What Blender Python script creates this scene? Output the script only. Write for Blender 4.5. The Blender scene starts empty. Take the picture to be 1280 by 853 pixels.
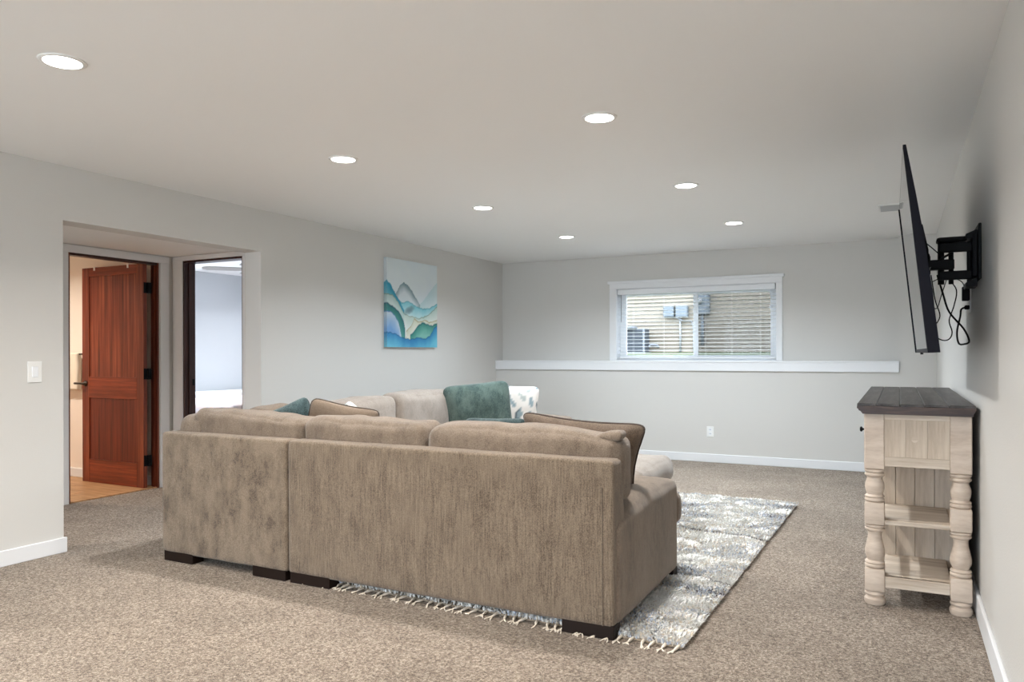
import bpy, bmesh, math, random
import numpy as np
from mathutils import Vector, Matrix, noise
random.seed(7); rng = np.random.default_rng(7)
C = bpy.context.scene.collection
S = bpy.context.scene
PI = math.pi

# ------------------------------------------------------------------ camera
cd = bpy.data.cameras.new('camera'); cam = bpy.data.objects.new('camera', cd); C.objects.link(cam)
cd.sensor_width = 36; cd.lens = 941.67 / 1280 * 36; cd.shift_y = (442.14 - 426.5) / 1280
cd.clip_start = .05; cd.clip_end = 200
cam.matrix_world = (Matrix.Translation((0, 0, 1.245)) @ Matrix.Rotation(.4748, 4, 'Z')
                    @ Matrix.Rotation(PI / 2, 4, 'X') @ Matrix.Rotation(-.0027, 4, 'Z'))
S.camera = cam
# ------------------------------------------------------------------ sky, exposure
S.view_settings.view_transform = 'Standard'; S.view_settings.look = 'None'
S.view_settings.gamma = 1; S.view_settings.use_curve_mapping = False
S.view_settings.exposure = 0.69
w = bpy.data.worlds.new('sky'); S.world = w; w.use_nodes = True
bg = w.node_tree.nodes['Background']; bg.inputs[0].default_value = (.74, .87, 1, 1); bg.inputs[1].default_value = 7.0
CAN_W = 13.0            # watts of each recessed ceiling light
CAN_C = (1, .93, .83); CAN_C2 = (.83, .925, 1)

# ------------------------------------------------------------------ room numbers
LX, RX, YB, YR, CZ, YF = -4.69, .334, 8.67, 8.857, 2.44, -3.2
# portals: daylight through the end window, the added patio door and the bedroom window
def portal(name, loc, rot, sx, sy):
    l = bpy.data.lights.new(name, 'AREA'); l.shape = 'RECTANGLE'; l.size = sx; l.size_y = sy
    l.cycles.is_portal = True
    o = bpy.data.objects.new(name, l); C.objects.link(o); o.location = loc; o.rotation_euler = rot
portal('window_portal', (-2.16, 9.25, 1.6), (-PI/2, 0, 0), 1.9, .9)
portal('window_portal', (-2.2, -3.35, 1.1), (PI/2, 0, 0), 4.4, 2.2)
portal('window_portal', (-9.2, 6.2, 1.55), (0, -PI/2, 0), 1.2, 1.6)

# ------------------------------------------------------------------ materials
def nt(m): return m.node_tree.nodes, m.node_tree.links
def base_mat(name, rough=.6, metal=0, spec=.5):
    m = bpy.data.materials.new(name); m.use_nodes = True
    b = m.node_tree.nodes['Principled BSDF']
    b.inputs['Roughness'].default_value = rough; b.inputs['Metallic'].default_value = metal
    b.inputs['Specular IOR Level'].default_value = spec
    return m, b
def srgb(r, g, b):
    f = lambda c: (c/255/12.92) if c/255 <= .04045 else ((c/255+.055)/1.055)**2.4
    return (f(r), f(g), f(b), 1)
def tex(m, scale=10, stretch=(1, 1, 1), detail=3, rough=.6, kind='noise'):
    N, L = nt(m)
    tc = N.new('ShaderNodeTexCoord'); mp = N.new('ShaderNodeMapping'); mp.inputs['Scale'].default_value = stretch
    L.new(tc.outputs['Object'], mp.inputs[0])
    t = N.new('ShaderNodeTexNoise'); t.inputs['Scale'].default_value = scale
    t.inputs['Detail'].default_value = detail; t.inputs['Roughness'].default_value = rough
    L.new(mp.outputs[0], t.inputs['Vector'])
    return t.outputs['Fac']
def ramp(m, fac, stops):
    N, L = nt(m); r = N.new('ShaderNodeValToRGB'); e = r.color_ramp.elements
    e[0].position, e[0].color = stops[0]; e[1].position, e[1].color = stops[-1]
    for p, c in stops[1:-1]:
        x = e.new(p); x.color = c
    L.new(fac, r.inputs[0]); return r.outputs[0]
def mixc(m, a, b, fac, mode='MIX'):
    N, L = nt(m); x = N.new('ShaderNodeMix'); x.data_type = 'RGBA'; x.blend_type = mode
    if isinstance(fac, (int, float)): x.inputs[0].default_value = fac
    else: L.new(fac, x.inputs[0])
    for i, v in ((6, a), (7, b)):
        if isinstance(v, tuple): x.inputs[i].default_value = v
        else: L.new(v, x.inputs[i])
    return x.outputs[2]
def bump(m, b, h, strength=.3, dist=.01):
    N, L = nt(m); n = N.new('ShaderNodeBump'); n.inputs['Strength'].default_value = strength
    n.inputs['Distance'].default_value = dist; L.new(h, n.inputs['Height'])
    L.new(n.outputs[0], b.inputs['Normal'])
    return n
def plain(name, col, rough=.5, metal=0, spec=.5, bs=0, bscale=200, var=None, vs=8):
    m, b = base_mat(name, rough, metal, spec)
    if var:
        L = m.node_tree.links; L.new(ramp(m, tex(m, vs), [(.35, col), (.65, var)]), b.inputs['Base Color'])
    else: b.inputs['Base Color'].default_value = col
    if bs: bump(m, b, tex(m, bscale, detail=2), bs, .004)
    return m
def fabric(name, dark, mid, light, streak=.5, patch=.5, stretch=(150, 150, 9)):
    m, b = base_mat(name, .92, 0, .15); N, L = nt(m)
    s = tex(m, 1, stretch, 3, .7); p = tex(m, 6, (1.5, 1.5, .8), 6, .72); f = tex(m, 260, (1, 1, .8), 2, .8)
    c1 = ramp(m, s, [(.36, dark), (.5, mid), (.66, light)])
    c2 = ramp(m, p, [(.38, dark), (.44, mid), (.58, light)])
    c3 = ramp(m, f, [(.38, dark), (.62, light)])
    base = mixc(m, mid, c1, streak); base = mixc(m, base, c2, patch); base = mixc(m, base, c3, .42)
    L.new(base, b.inputs['Base Color'])
    b.inputs['Sheen Weight'].default_value = .25; b.inputs['Sheen Roughness'].default_value = .5
    ma = N.new('ShaderNodeMath'); ma.operation = 'ADD'; L.new(s, ma.inputs[0]); L.new(f, ma.inputs[1])
    bump(m, b, ma.outputs[0], .55, .004)
    return m
def wood(name, dark, mid, light, stretch, rough=.4, scale=1, bs=.12, spec=.4):
    m, b = base_mat(name, rough, 0, spec); L = m.node_tree.links
    g = tex(m, scale, stretch, 5, .65)
    L.new(ramp(m, g, [(.3, dark), (.5, mid), (.72, light)]), b.inputs['Base Color'])
    bump(m, b, g, bs, .003)
    return m
def vcol(name, rough=.8, bs=0, bscale=300, sheen=0):
    m, b = base_mat(name, rough, 0, .2); N, L = nt(m)
    a = N.new('ShaderNodeAttribute'); a.attribute_name = 'Col'; L.new(a.outputs['Color'], b.inputs['Base Color'])
    if bs: bump(m, b, tex(m, bscale), bs, .003)
    b.inputs['Sheen Weight'].default_value = sheen
    return m
def emis(name, col, s):
    m, b = base_mat(name, .5); b.inputs['Emission Color'].default_value = col; b.inputs['Emission Strength'].default_value = s
    b.inputs['Base Color'].default_value = (.8, .8, .8, 1); return m

M = {}
M['wall'] = plain('painted_wall', srgb(212, 210, 206), .75, spec=.25, bs=.12, bscale=160)
M['wallR'] = plain('painted_wall_textured', srgb(212, 210, 206), .5, spec=.4, bs=.35, bscale=120)
M['ceil'] = plain('ceiling_paint', srgb(240, 240, 239), .85, spec=.2, bs=.10, bscale=120)
M['trim'] = plain('white_trim', srgb(232, 233, 235), .4)
M['vinyl'] = plain('white_vinyl', srgb(238, 240, 243), .35)
M['bath'] = plain('bathroom_paint', srgb(240, 230, 218), .75)
M['bedr'] = plain('bedroom_paint', srgb(206, 211, 216), .75)
M['black'] = plain('black_metal', (.006, .006, .007, 1), .5, spec=.15)
M['blackp'] = plain('black_plastic', (.006, .006, .007, 1), .5, spec=.15)
M['bezel'] = plain('black_gloss_plastic', (.006, .0055, .010, 1), .5, spec=.12)
M['bronze'] = plain('dark_bronze', (.05, .038, .028, 1), .4, metal=.6)
M['plate'] = plain('white_plate', srgb(240, 240, 238), .35)
M['foot'] = plain('espresso_foot', (.012, .006, .004, 1), .5, spec=.2)
m, b = base_mat('tv_screen_glass', .03, 0, 1.0); b.inputs['Base Color'].default_value = (.01, .01, .012, 1); M['screen'] = m

def carpet_mat():
    m, b = base_mat('carpet', .95, 0, .1); N, L = nt(m)
    f = tex(m, 88, (1, 1, 1), 4, .95); g = tex(m, 2.2, (1, 1, 1), 3, .6)
    c = ramp(m, f, [(.37, srgb(58, 46, 37)), (.46, srgb(134, 117, 102)), (.54, srgb(178, 161, 144)), (.63, srgb(228, 216, 201))])
    d = ramp(m, g, [(.35, (.80, .79, .78, 1)), (.65, (1, 1, 1, 1))])
    L.new(mixc(m, c, d, 1.0, 'MULTIPLY'), b.inputs['Base Color'])
    b.inputs['Sheen Weight'].default_value = .2
    bump(m, b, f, .9, .012)
    return m
M['carpet'] = carpet_mat()
D, Mi, Li = srgb(58, 47, 38), srgb(110, 95, 80), srgb(152, 135, 116)
M['fab_streak'] = fabric('chenille_streaked', D, Mi, Li, .75, .30)
M['fab_patch'] = fabric('chenille_mottled', D, Mi, Li, .25, .72)
M['fab_soft'] = fabric('chenille_soft', srgb(72, 60, 50), srgb(116, 101, 87), srgb(150, 134, 118), .25, .4, (60, 60, 20))
M['fab_pale'] = fabric('chenille_lit', srgb(110, 100, 92), srgb(146, 134, 124), srgb(176, 165, 154), .15, .35, (60, 60, 20))  # paler copy of the sofa chenille; light and sheen put into the colour
M['fab_soft2'] = fabric('chenille_ottoman', srgb(104, 94, 86), srgb(142, 130, 120), srgb(172, 161, 150), .15, .35, (60, 60, 20))
M['fab_brown'] = fabric('pillow_brown', srgb(62, 52, 44), srgb(98, 84, 72), srgb(128, 112, 98), .3, .3, (60, 60, 40))
M['fab_tan'] = fabric('pillow_tan', srgb(94, 80, 67), srgb(122, 106, 91), srgb(146, 129, 113), .1, .2, (60, 60, 60))
M['fab_green'] = fabric('pillow_green_boucle', srgb(26, 42, 42), srgb(56, 76, 73), srgb(116, 132, 124), .1, .55, (120, 120, 120))
M['fab_teal'] = fabric('pillow_teal_velvet', srgb(12, 24, 26), srgb(32, 50, 54), srgb(92, 112, 114), .1, .7, (60, 60, 60))
M['piping'] = plain('dark_piping', srgb(66, 54, 46), .8)
M['cher_v'] = wood('door_wood_vertical', srgb(78, 30, 17), srgb(118, 52, 32), srgb(156, 82, 52), (38, 38, 1.3))
M['cher_h'] = wood('door_wood_horizontal', srgb(84, 32, 17), srgb(124, 52, 29), srgb(156, 74, 42), (1.6, 38, 38))
M['cher_low'] = wood('door_wood_lower_panel', srgb(70, 24, 14), srgb(100, 38, 24), srgb(128, 54, 32), (38, 38, 1.3))
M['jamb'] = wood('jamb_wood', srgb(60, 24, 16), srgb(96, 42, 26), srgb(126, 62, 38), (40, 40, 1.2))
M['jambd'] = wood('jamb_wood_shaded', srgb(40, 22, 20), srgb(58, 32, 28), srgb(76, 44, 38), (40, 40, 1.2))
M['plank'] = wood('vinyl_plank', srgb(150, 108, 72), srgb(186, 144, 102), srgb(208, 168, 126), (2, 22, 10), .45)
M['ww_v'] = wood('whitewashed_wood_vertical', srgb(160, 143, 126), srgb(192, 176, 158), srgb(212, 198, 182), (26, 26, 2.2), .6, bs=.4)
M['ww_h'] = wood('whitewashed_wood_horizontal', srgb(165, 148, 131), srgb(196, 181, 164), srgb(216, 204, 190), (2.2, 26, 26), .6, bs=.3)
M['ww_leg'] = wood('whitewashed_leg', srgb(184, 166, 150), srgb(198, 181, 165), srgb(208, 193, 178), (10, 10, 40), .55, bs=.2)
M['top'] = wood('dark_weathered_top', srgb(36, 32, 31), srgb(64, 59, 57), srgb(98, 93, 90), (30, 2.4, 30), .42, bs=.35)
M['topedge'] = wood('dark_stained_edge', srgb(36, 24, 20), srgb(62, 44, 37), srgb(94, 72, 60), (6, 30, 60), .4, bs=.3)
M['vc'] = vcol('printed_canvas', .6)
M['vcf'] = vcol('printed_fabric', .9, .2, 300, .2)
M['vcr'] = vcol('rug_wool', .95, sheen=.3)
M['rugback'] = plain('rug_backing', srgb(150, 136, 118), .95)
M['fringe'] = plain('rug_fringe_wool', srgb(232, 220, 204), .95)
M['lens'] = emis('lamp_lens', (1, .95, .88, 1), 9)
M['can'] = plain('lamp_trim_white', srgb(236, 236, 234), .5)
def glass_mat():
    m = bpy.data.materials.new('window_glass'); m.use_nodes = True; N, L = nt(m); N.clear()
    o = N.new('ShaderNodeOutputMaterial'); x = N.new('ShaderNodeMixShader'); t = N.new('ShaderNodeBsdfTransparent')
    g = N.new('ShaderNodeBsdfGlossy'); g.inputs['Roughness'].default_value = .02; f = N.new('ShaderNodeFresnel'); f.inputs[0].default_value = 1.15
    t.inputs[0].default_value = (.97, .97, .97, 1)
    L.new(f.outputs[0], x.inputs[0]); L.new(t.outputs[0], x.inputs[1]); L.new(g.outputs[0], x.inputs[2]); L.new(x.outputs[0], o.inputs[0])
    return m
M['glass'] = glass_mat()
m, b = base_mat('insect_screen', .8, 0, .2); b.inputs['Base Color'].default_value = (.10, .10, .10, 1); b.inputs['Alpha'].default_value = .36; M['screenmesh'] = m
M['slat'] = plain('blind_slat_white', srgb(240, 240, 240), .5)
M['sid'] = plain('vinyl_siding', srgb(116, 106, 93), .7)
M['sidtrim'] = plain('house_corner_trim', srgb(205, 198, 186), .7)
M['grass'] = plain('lawn', srgb(54, 66, 32), .95, var=srgb(72, 82, 42), vs=14)
M['soil'] = plain('pale_concrete', srgb(205, 203, 198), .9)
M['acg'] = plain('condenser_grille', (.03, .035, .045, 1), .6)
M['acm'] = plain('condenser_metal', srgb(108, 110, 114), .5)
M['util'] = plain('grey_utility_metal', srgb(88, 94, 100), .5)
M['pvc'] = plain('grey_conduit', srgb(120, 120, 120), .5)
M['towel'] = plain('cream_towel', srgb(238, 228, 210), .95, bs=.5, bscale=300)
M['bed'] = plain('white_bedding', srgb(232, 234, 238), .9)
M['beige'] = plain('patterned_blanket', srgb(236, 214, 208), .9, var=srgb(214, 212, 222), vs=16)
M['louvre'] = plain('louvre_shade', srgb(178, 180, 182), .6)  # louvre faces greyed: their shade is put into the colour
M['fan'] = plain('white_fan_blade', srgb(190, 188, 186), .5)

# ------------------------------------------------------------------ mesh helpers
def box(bm, a, b, bev=0, seg=1, M4=None):
    vs = [bm.verts.new((x, y, z)) for x in (a[0], b[0]) for y in (a[1], b[1]) for z in (a[2], b[2])]
    if (b[0]-a[0])*(b[1]-a[1])*(b[2]-a[2]) < 0: raise ValueError((a, b))
    F = [(0, 1, 3, 2), (4, 6, 7, 5), (0, 4, 5, 1), (2, 3, 7, 6), (0, 2, 6, 4), (1, 5, 7, 3)]
    fs = [bm.faces.new([vs[i] for i in f]) for f in F]
    if M4 is not None: bmesh.ops.transform(bm, matrix=M4, verts=vs)
    if bev:
        es = list({e for f in fs for e in f.edges})
        bmesh.ops.bevel(bm, geom=es, offset=bev, segments=seg, affect='EDGES', profile=.5)
    return bm
def BM(): return bmesh.new()
def B(a, b, bev=0, seg=1): return box(BM(), a, b, bev, seg)
def smooth_pts(pts, n=6):
    P = [Vector(p) for p in pts]
    if len(P) < 3: return P
    out = []
    Q = [P[0]*2-P[1]] + P + [P[-1]*2-P[-2]]
    for i in range(1, len(Q)-2):
        for k in range(n):
            t = k/n; a, b, c, d = Q[i-1], Q[i], Q[i+1], Q[i+2]
            out.append(.5*((2*b)+(c-a)*t+(2*a-5*b+4*c-d)*t*t+(3*b-a-3*c+d)*t**3))
    out.append(P[-1]); return out
def tube(bm, pts, r, n=8, sm=6, caps=True, closed=False):
    P = smooth_pts(pts, sm) if sm else [Vector(p) for p in pts]
    up = Vector((0, 0, 1)); rings = []; prev = None
    N = len(P)
    for i, p in enumerate(P):
        if closed: d = P[(i+1) % N]-P[i-1]
        else: d = (P[min(i+1, N-1)]-P[max(i-1, 0)])
        d = d.normalized() if d.length > 1e-9 else Vector((1, 0, 0))
        if prev is None: u = d.cross(up if abs(d.z) < .9 else Vector((1, 0, 0))).normalized()
        else: u = (prev-d*prev.dot(d)).normalized()
        prev = u; v = d.cross(u)
        rr = r[min(i, len(r)-1)] if isinstance(r, (list, tuple)) else r
        rings.append([bm.verts.new(p+(u*math.cos(2*PI*k/n)+v*math.sin(2*PI*k/n))*rr) for k in range(n)])
    rng_ = range(N) if closed else range(N-1)
    for i in rng_:
        a, b = rings[i], rings[(i+1) % N]
        for k in range(n): bm.faces.new((a[k], a[(k+1) % n], b[(k+1) % n], b[k]))
    if caps and not closed:
        bm.faces.new(rings[0][::-1]); bm.faces.new(rings[-1])
    return bm
def lathe(bm, c, prof, n=24, axis='z'):
    rings = []
    for r, z in prof:
        ring = []
        for k in range(n):
            a = 2*PI*k/n
            p = (c[0]+r*math.cos(a), c[1]+r*math.sin(a), c[2]+z) if axis == 'z' else (c[0]+z, c[1]+r*math.cos(a), c[2]+r*math.sin(a))
            ring.append(bm.verts.new(p))
        rings.append(ring)
    for a, b in zip(rings, rings[1:]):
        for k in range(n): bm.faces.new((a[k], a[(k+1) % n], b[(k+1) % n], b[k]))
    bm.faces.new(rings[0][::-1]); bm.faces.new(rings[-1]); return bm
def prism(bm, poly, axis, a, b, bev=0):
    """poly of 2D points extruded along axis from a to b (axis 'y': poly=(x,z); 'x': poly=(y,z); 'z': poly=(x,y))"""
    f = {'y': lambda p, t: (p[0], t, p[1]), 'x': lambda p, t: (t, p[0], p[1]), 'z': lambda p, t: (p[0], p[1], t)}[axis]
    A = [bm.verts.new(f(p, a)) for p in poly]; Bv = [bm.verts.new(f(p, b)) for p in poly]
    fs = [bm.faces.new(A), bm.faces.new(Bv[::-1])]; n = len(poly)
    for i in range(n): fs.append(bm.faces.new((A[i], Bv[i], Bv[(i+1) % n], A[(i+1) % n])))
    if bev: bmesh.ops.bevel(bm, geom=list({e for g in fs for e in g.edges}), offset=bev, segments=2, affect='EDGES', profile=.5)
    return bm
def softbox(bm, a, b, r=.04, puff=(0, 0, 0), n=14, wr=0, wf=6, seed=0, fn=None):
    """upholstered block: rounded box with crowned faces and wrinkles"""
    a, b = Vector(a), Vector(b); c = (a+b)/2; h = (b-a)/2
    nn = [max(4, min(44, int(n*(2*h[i])/.5)+4)) for i in range(3)]
    cache = {}
    def vert(i, j, k):
        key = (i, j, k)
        if key in cache: return cache[key]
        u = Vector((2*i/nn[0]-1, 2*j/nn[1]-1, 2*k/nn[2]-1))
        # denser near the edges
        u = Vector([math.sin(q*PI/2)*.6+q*.4 for q in u])
        p = Vector([u[q]*h[q] for q in range(3)])
        inner = Vector([max(-(h[q]-r), min(h[q]-r, p[q])) for q in range(3)])
        d = p-inner
        if d.length > 1e-9: p = inner+d.normalized()*r
        for q in range(3):
            o = [t for t in range(3) if t != q]
            f = (1-u[o[0]]**2)*(1-u[o[1]]**2)
            p[q] += puff[q]*f*u[q]
        if wr:
            P = p+c+Vector((seed*3.1, seed*1.7, 0))
            p += p.normalized()*0 + Vector((noise.noise(P*wf), noise.noise(P*wf+Vector((9, 0, 0))), noise.noise(P*wf+Vector((0, 9, 0)))))*wr
        p = p+c
        if fn: p = fn(p, u)
        cache[key] = bm.verts.new(p); return cache[key]
    for q in range(3):
        o = [t for t in range(3) if t != q]
        for side in (0, nn[q]):
            for i in range(nn[o[0]]):
                for j in range(nn[o[1]]):
                    ks = []
                    for di, dj in ((0, 0), (1, 0), (1, 1), (0, 1)):
                        t = [0, 0, 0]; t[q] = side; t[o[0]] = i+di; t[o[1]] = j+dj; ks.append(vert(*t))
                    bm.faces.new(ks)
    bmesh.ops.recalc_face_normals(bm, faces=bm.faces)
    return bm

def thing(name, label, cat, loc=(0, 0, 0), group=None, kind=None):
    o = bpy.data.objects.new(name, None); C.objects.link(o); o.location = loc; o.empty_display_size = .1
    o['label'] = label
    if cat: o['category'] = cat
    if group: o['group'] = group
    if kind: o['kind'] = kind
    return o
def root_loc(p):
    v = Vector((0, 0, 0))
    while p is not None: v += p.location; p = p.parent
    return v
def obj(name, bm, mat, parent=None, smooth=False, label=None, cat=None, group=None, kind=None, origin=None):
    if isinstance(bm, bpy.types.Mesh): me = bm; pts = None
    else:
        if smooth is not None: bmesh.ops.recalc_face_normals(bm, faces=bm.faces)
        me = bpy.data.meshes.new(name); bm.to_mesh(me); bm.free()
    co = np.empty(len(me.vertices)*3, 'f'); me.vertices.foreach_get('co', co); co = co.reshape(-1, 3)
    base = np.array(root_loc(parent))
    lo, hi = co.min(0), co.max(0)
    org = np.array(origin) if origin else np.array([(lo[0]+hi[0])/2, (lo[1]+hi[1])/2, lo[2]])
    co -= org.astype('f'); me.vertices.foreach_set('co', co.ravel())
    if smooth: me.polygons.foreach_set('use_smooth', [True]*len(me.polygons))
    me.update()
    me.materials.append(M[mat] if isinstance(mat, str) else mat)
    o = bpy.data.objects.new(name, me); C.objects.link(o)
    o.location = Vector(org-base); o.parent = parent
    if label: o['label'] = label
    if cat: o['category'] = cat
    if group: o['group'] = group
    if kind: o['kind'] = kind
    return o
def angle_smooth(o, deg=35):
    me = o.data
    me.polygons.foreach_set('use_smooth', [True]*len(me.polygons))
    bm = bmesh.new(); bm.from_mesh(me)
    for e in bm.edges: e.smooth = (len(e.link_faces) == 2 and e.calc_face_angle(0) < math.radians(deg))
    bm.to_mesh(me); bm.free(); return o
def dup(root, loc, label=None, parent=None):
    r = root.copy(); C.objects.link(r); r.location = loc
    if parent: r.parent = parent
    if label: r['label'] = label
    for ch in list(root.children):
        c = ch.copy(); C.objects.link(c); c.parent = r
        for g in ch.children:
            d = g.copy(); C.objects.link(d); d.parent = c
    return r
def struct(name, bm, mat, label=None, parent=None, **k):
    return obj(name, bm, mat, parent, label=label, kind='structure' if parent is None else None, **k)

# ================================================================== SETTING
struct('floor', B((-9.2, YF, -.12), (RX, 9.2, 0)), 'carpet', 'beige cut-pile carpet covering the whole room')
struct('ceiling', B((-9.2, YF-.2, CZ), (.6, 9.2, CZ+.15)), 'ceil', 'flat off-white painted ceiling')
OY0, OY1, OH = 2.932, 4.589, 2.095
bm = BM()
box(bm, (-4.874, YF, 0), (LX, OY0, CZ)); box(bm, (-4.874, OY1, 0), (LX, 9.2, CZ)); box(bm, (-4.874, OY0, OH), (LX, OY1, CZ))
struct('wall_left', bm, 'wall', 'long greige wall with the wide opening to the hall')
struct('wall_right', B((RX, YF, 0), (.6, 9.2, CZ)), 'wallR', 'greige wall carrying the television')
bm = BM()
WX0, WX1, WZ0, WZ1 = -3.10, -1.223, 1.155, 2.035
box(bm, (LX, YB, 0), (RX, 9.2, 1.04)); box(bm, (LX, YR, 1.04), (0, 9.2, WZ0))
box(bm, (LX, YR, WZ0), (WX0, 9.2, CZ)); box(bm, (WX1, YR, WZ0), (0, 9.2, CZ)); box(bm, (WX0, YR, WZ1), (WX1, 9.2, CZ))
box(bm, (0, YB, 1.04), (RX, 9.2, CZ))
struct('wall_back', bm, 'wall', 'greige end wall with a shallow recess above the ledge')
bm = BM()
box(bm, (-9.2, YF-.2, 0), (-4.4, YF, CZ)); box(bm, (0, YF-.2, 0), (.6, YF, CZ)); box(bm, (-4.4, YF-.2, 2.2), (0, YF, CZ))
struct('wall_front', bm, 'wall', 'greige wall with the added patio door')
# hall, bathroom, bedroom shells
BX = -6.155
struct('wall_hall', B((BX, 1.2, 0), (-4.874, 1.35, CZ)), 'wall', 'greige side wall of the hall alcove')
struct('ceiling_hall', B((BX, 1.35, 2.17), (-4.874, 4.9, CZ)), 'ceil', 'lowered soffit over the hall alcove')
bm = BM()
DY0, DY1, DH = 3.885, 4.752, 2.10
BT = .085
box(bm, (BX-BT, 1.2, 0), (BX, DY0, CZ)); box(bm, (BX-BT, DY1, 0), (BX, 4.9, CZ)); box(bm, (BX-BT, DY0, DH), (BX, DY1, CZ))
struct('wall_bathroom', bm, 'wall', 'greige wall around the bathroom doorway')
struct('wall_bathroom_back', B((-9.0, 4.77, 0), (BX-BT, 4.9, CZ)), 'bath', 'cream bathroom wall behind the open door')
bm = BM(); box(bm, (-9.0, 2.4, 0), (-8.8, 4.77, CZ)); box(bm, (-8.8, 2.4, 0), (BX-BT, 2.55, CZ))
struct('wall_bathroom_side', bm, 'bath', 'cream far walls of the bathroom')
EX0, EX1 = -6.0, -5.22
bm = BM()
box(bm, (-9.0, 4.9, 0), (EX0, 5.02, CZ)); box(bm, (EX1, 4.9, 0), (-4.874, 5.02, CZ)); box(bm, (EX0, 4.9, 2.125), (EX1, 5.02, CZ))
struct('wall_hall_end', bm, 'wall', 'greige hall wall around the bedroom doorway')
bm = BM()
box(bm, (-9.2, 5.02, 0), (-8.96, 5.4, CZ)); box(bm, (-9.2, 7.0, 0), (-8.96, 9.2, CZ)); box(bm, (-9.2, 5.4, 0), (-8.96, 7.0, .95)); box(bm, (-9.2, 5.4, 2.15), (-8.96, 7.0, CZ))
struct('wall_bedroom', bm, 'bedr', 'pale blue-grey far wall of the bedroom')
struct('wall_bedroom_side', B((-8.96, 8.7, 0), (-4.874, 9.2, CZ)), 'bedr', 'pale blue-grey side wall of the bedroom')

# bathroom plank floor: each plank is a piece
pf = thing('floor_bathroom', 'light brown wood-look plank floor inside the bathroom', None, (-7.5, 3.7, 0), kind='structure')
for i in range(13):
    y0 = 2.55+i*.171; off = (i*.37) % 1.1
    xs = [BX-.005]; x = BX-.12-off-.2
    while x > -8.7: xs.append(x); x -= 1.22
    xs.append(-8.8)
    for x1, x0 in zip(xs, xs[1:]):
        if x1-x0 > .02: obj('plank', B((x0+.0015, y0+.001, 0), (x1-.0015, min(y0+.169, 4.77), .010), .0012), 'plank', pf)

# baseboards
def bb(name, a, b, label): return struct(name, B(a, b, .004), 'trim', label)
bb('baseboard_left', (LX, YF, 0), (LX+.016, OY0+.015, .095), 'white baseboard of the left wall, near stretch')
bb('baseboard_left_far', (LX, OY1-.015, 0), (LX+.016, YB, .095), 'white baseboard of the left wall, behind the sofa')
bb('baseboard_right', (RX-.016, YF, 0), (RX, YB, .115), 'white baseboard of the right wall')
bb('baseboard_back', (LX+.016, YB-.016, 0), (RX-.016, YB, .095), 'white baseboard of the end wall')
bb('baseboard_bathroom', (-8.8, 4.754, .01), (BX-BT, 4.77, .10), 'white baseboard inside the bathroom')
bb('baseboard_hall', (BX, 1.35, 0), (BX+.014, DY0-.09, .095), 'white baseboard in the hall')

# ledge
tr = thing('trim_1', 'white ledge board running along the end wall under the window', None, (-2.35, YB, 1.04), kind='structure')
obj('ledge_top', B((LX, YB-.025, 1.135), (0, YR, 1.155), .003), 'trim', tr)
obj('ledge_apron', B((LX, YB-.022, 1.04), (-.002, YB, 1.135), .003), 'trim', tr)

# ------------------------------------------------------------------ window
wn = thing('window_1', 'white two-pane sliding window with casing above the ledge', None, (-2.16, 8.9, 1.155), kind='structure')
Yf = 8.98
obj('casing', B((-3.186, YR-.02, 1.155), (WX0, YR, 2.035), .003), 'trim', wn)
obj('casing', B((WX1, YR-.02, 1.155), (-1.157, YR, 2.035), .003), 'trim', wn)
bm = B((-3.186, YR-.02, 2.035), (-1.157, YR, 2.105), .003); box(bm, (-3.206, YR-.034, 2.098), (-1.137, YR, 2.13), .003)
obj('head_casing', bm, 'trim', wn)
obj('reveal', B((WX0-.012, YR-.002, 1.155), (WX0+.004, 9.05, 2.035)), 'vinyl', wn)
obj('reveal', B((WX1-.004, YR-.002, 1.155), (WX1+.012, 9.05, 2.035)), 'vinyl', wn)
obj('reveal', B((WX0, YR-.002, 2.03), (WX1, 9.05, 2.045)), 'vinyl', wn)
obj('sill', B((WX0, YR-.002, 1.150), (WX1, 9.05, 1.162)), 'vinyl', wn)
def frame_rect(x0, x1, z0, z1, y0, y1, t, name, mat, par):
    bm = BM()
    box(bm, (x0, y0, z0), (x0+t, y1, z1), .002); box(bm, (x1-t, y0, z0), (x1, y1, z1), .002)
    box(bm, (x0+t, y0, z0), (x1-t, y1, z0+t), .002); box(bm, (x0+t, y0, z1-t), (x1-t, y1, z1), .002)
    return obj(name, bm, mat, par)
frame_rect(WX0, WX1, 1.160, 2.035, Yf+.01, Yf+.07, .04, 'frame', 'vinyl', wn)
s1 = frame_rect(WX0+.04, -2.13, 1.175, 1.995, Yf, Yf+.03, .045, 'sash', 'vinyl', wn)
s2 = frame_rect(-2.19, WX1-.04, 1.175, 1.995, Yf+.03, Yf+.06, .045, 'sash', 'vinyl', wn)
obj('pane', B((-3.02, Yf+.012, 1.21), (-2.17, Yf+.016, 1.96)), 'glass', wn, label='left glass pane')
obj('pane', B((-2.15, Yf+.042, 1.21), (-1.30, Yf+.046, 1.96)), 'glass', wn, label='right glass pane')
obj('insect_screen', B((-2.15, Yf+.062, 1.21), (-1.30, Yf+.063, 1.96)), 'screenmesh', wn, label='dark insect screen over the right half')
for z in (1.93, 1.77): obj('latch', B((-1.315, Yf+.005, z-.02), (-1.29, Yf+.03, z+.02), .003), 'vinyl', wn)
obj('outer_pocket', B((WX0-.02, 9.05, 2.035), (WX1+.02, 9.2, 2.045)), 'vinyl', wn)

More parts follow.
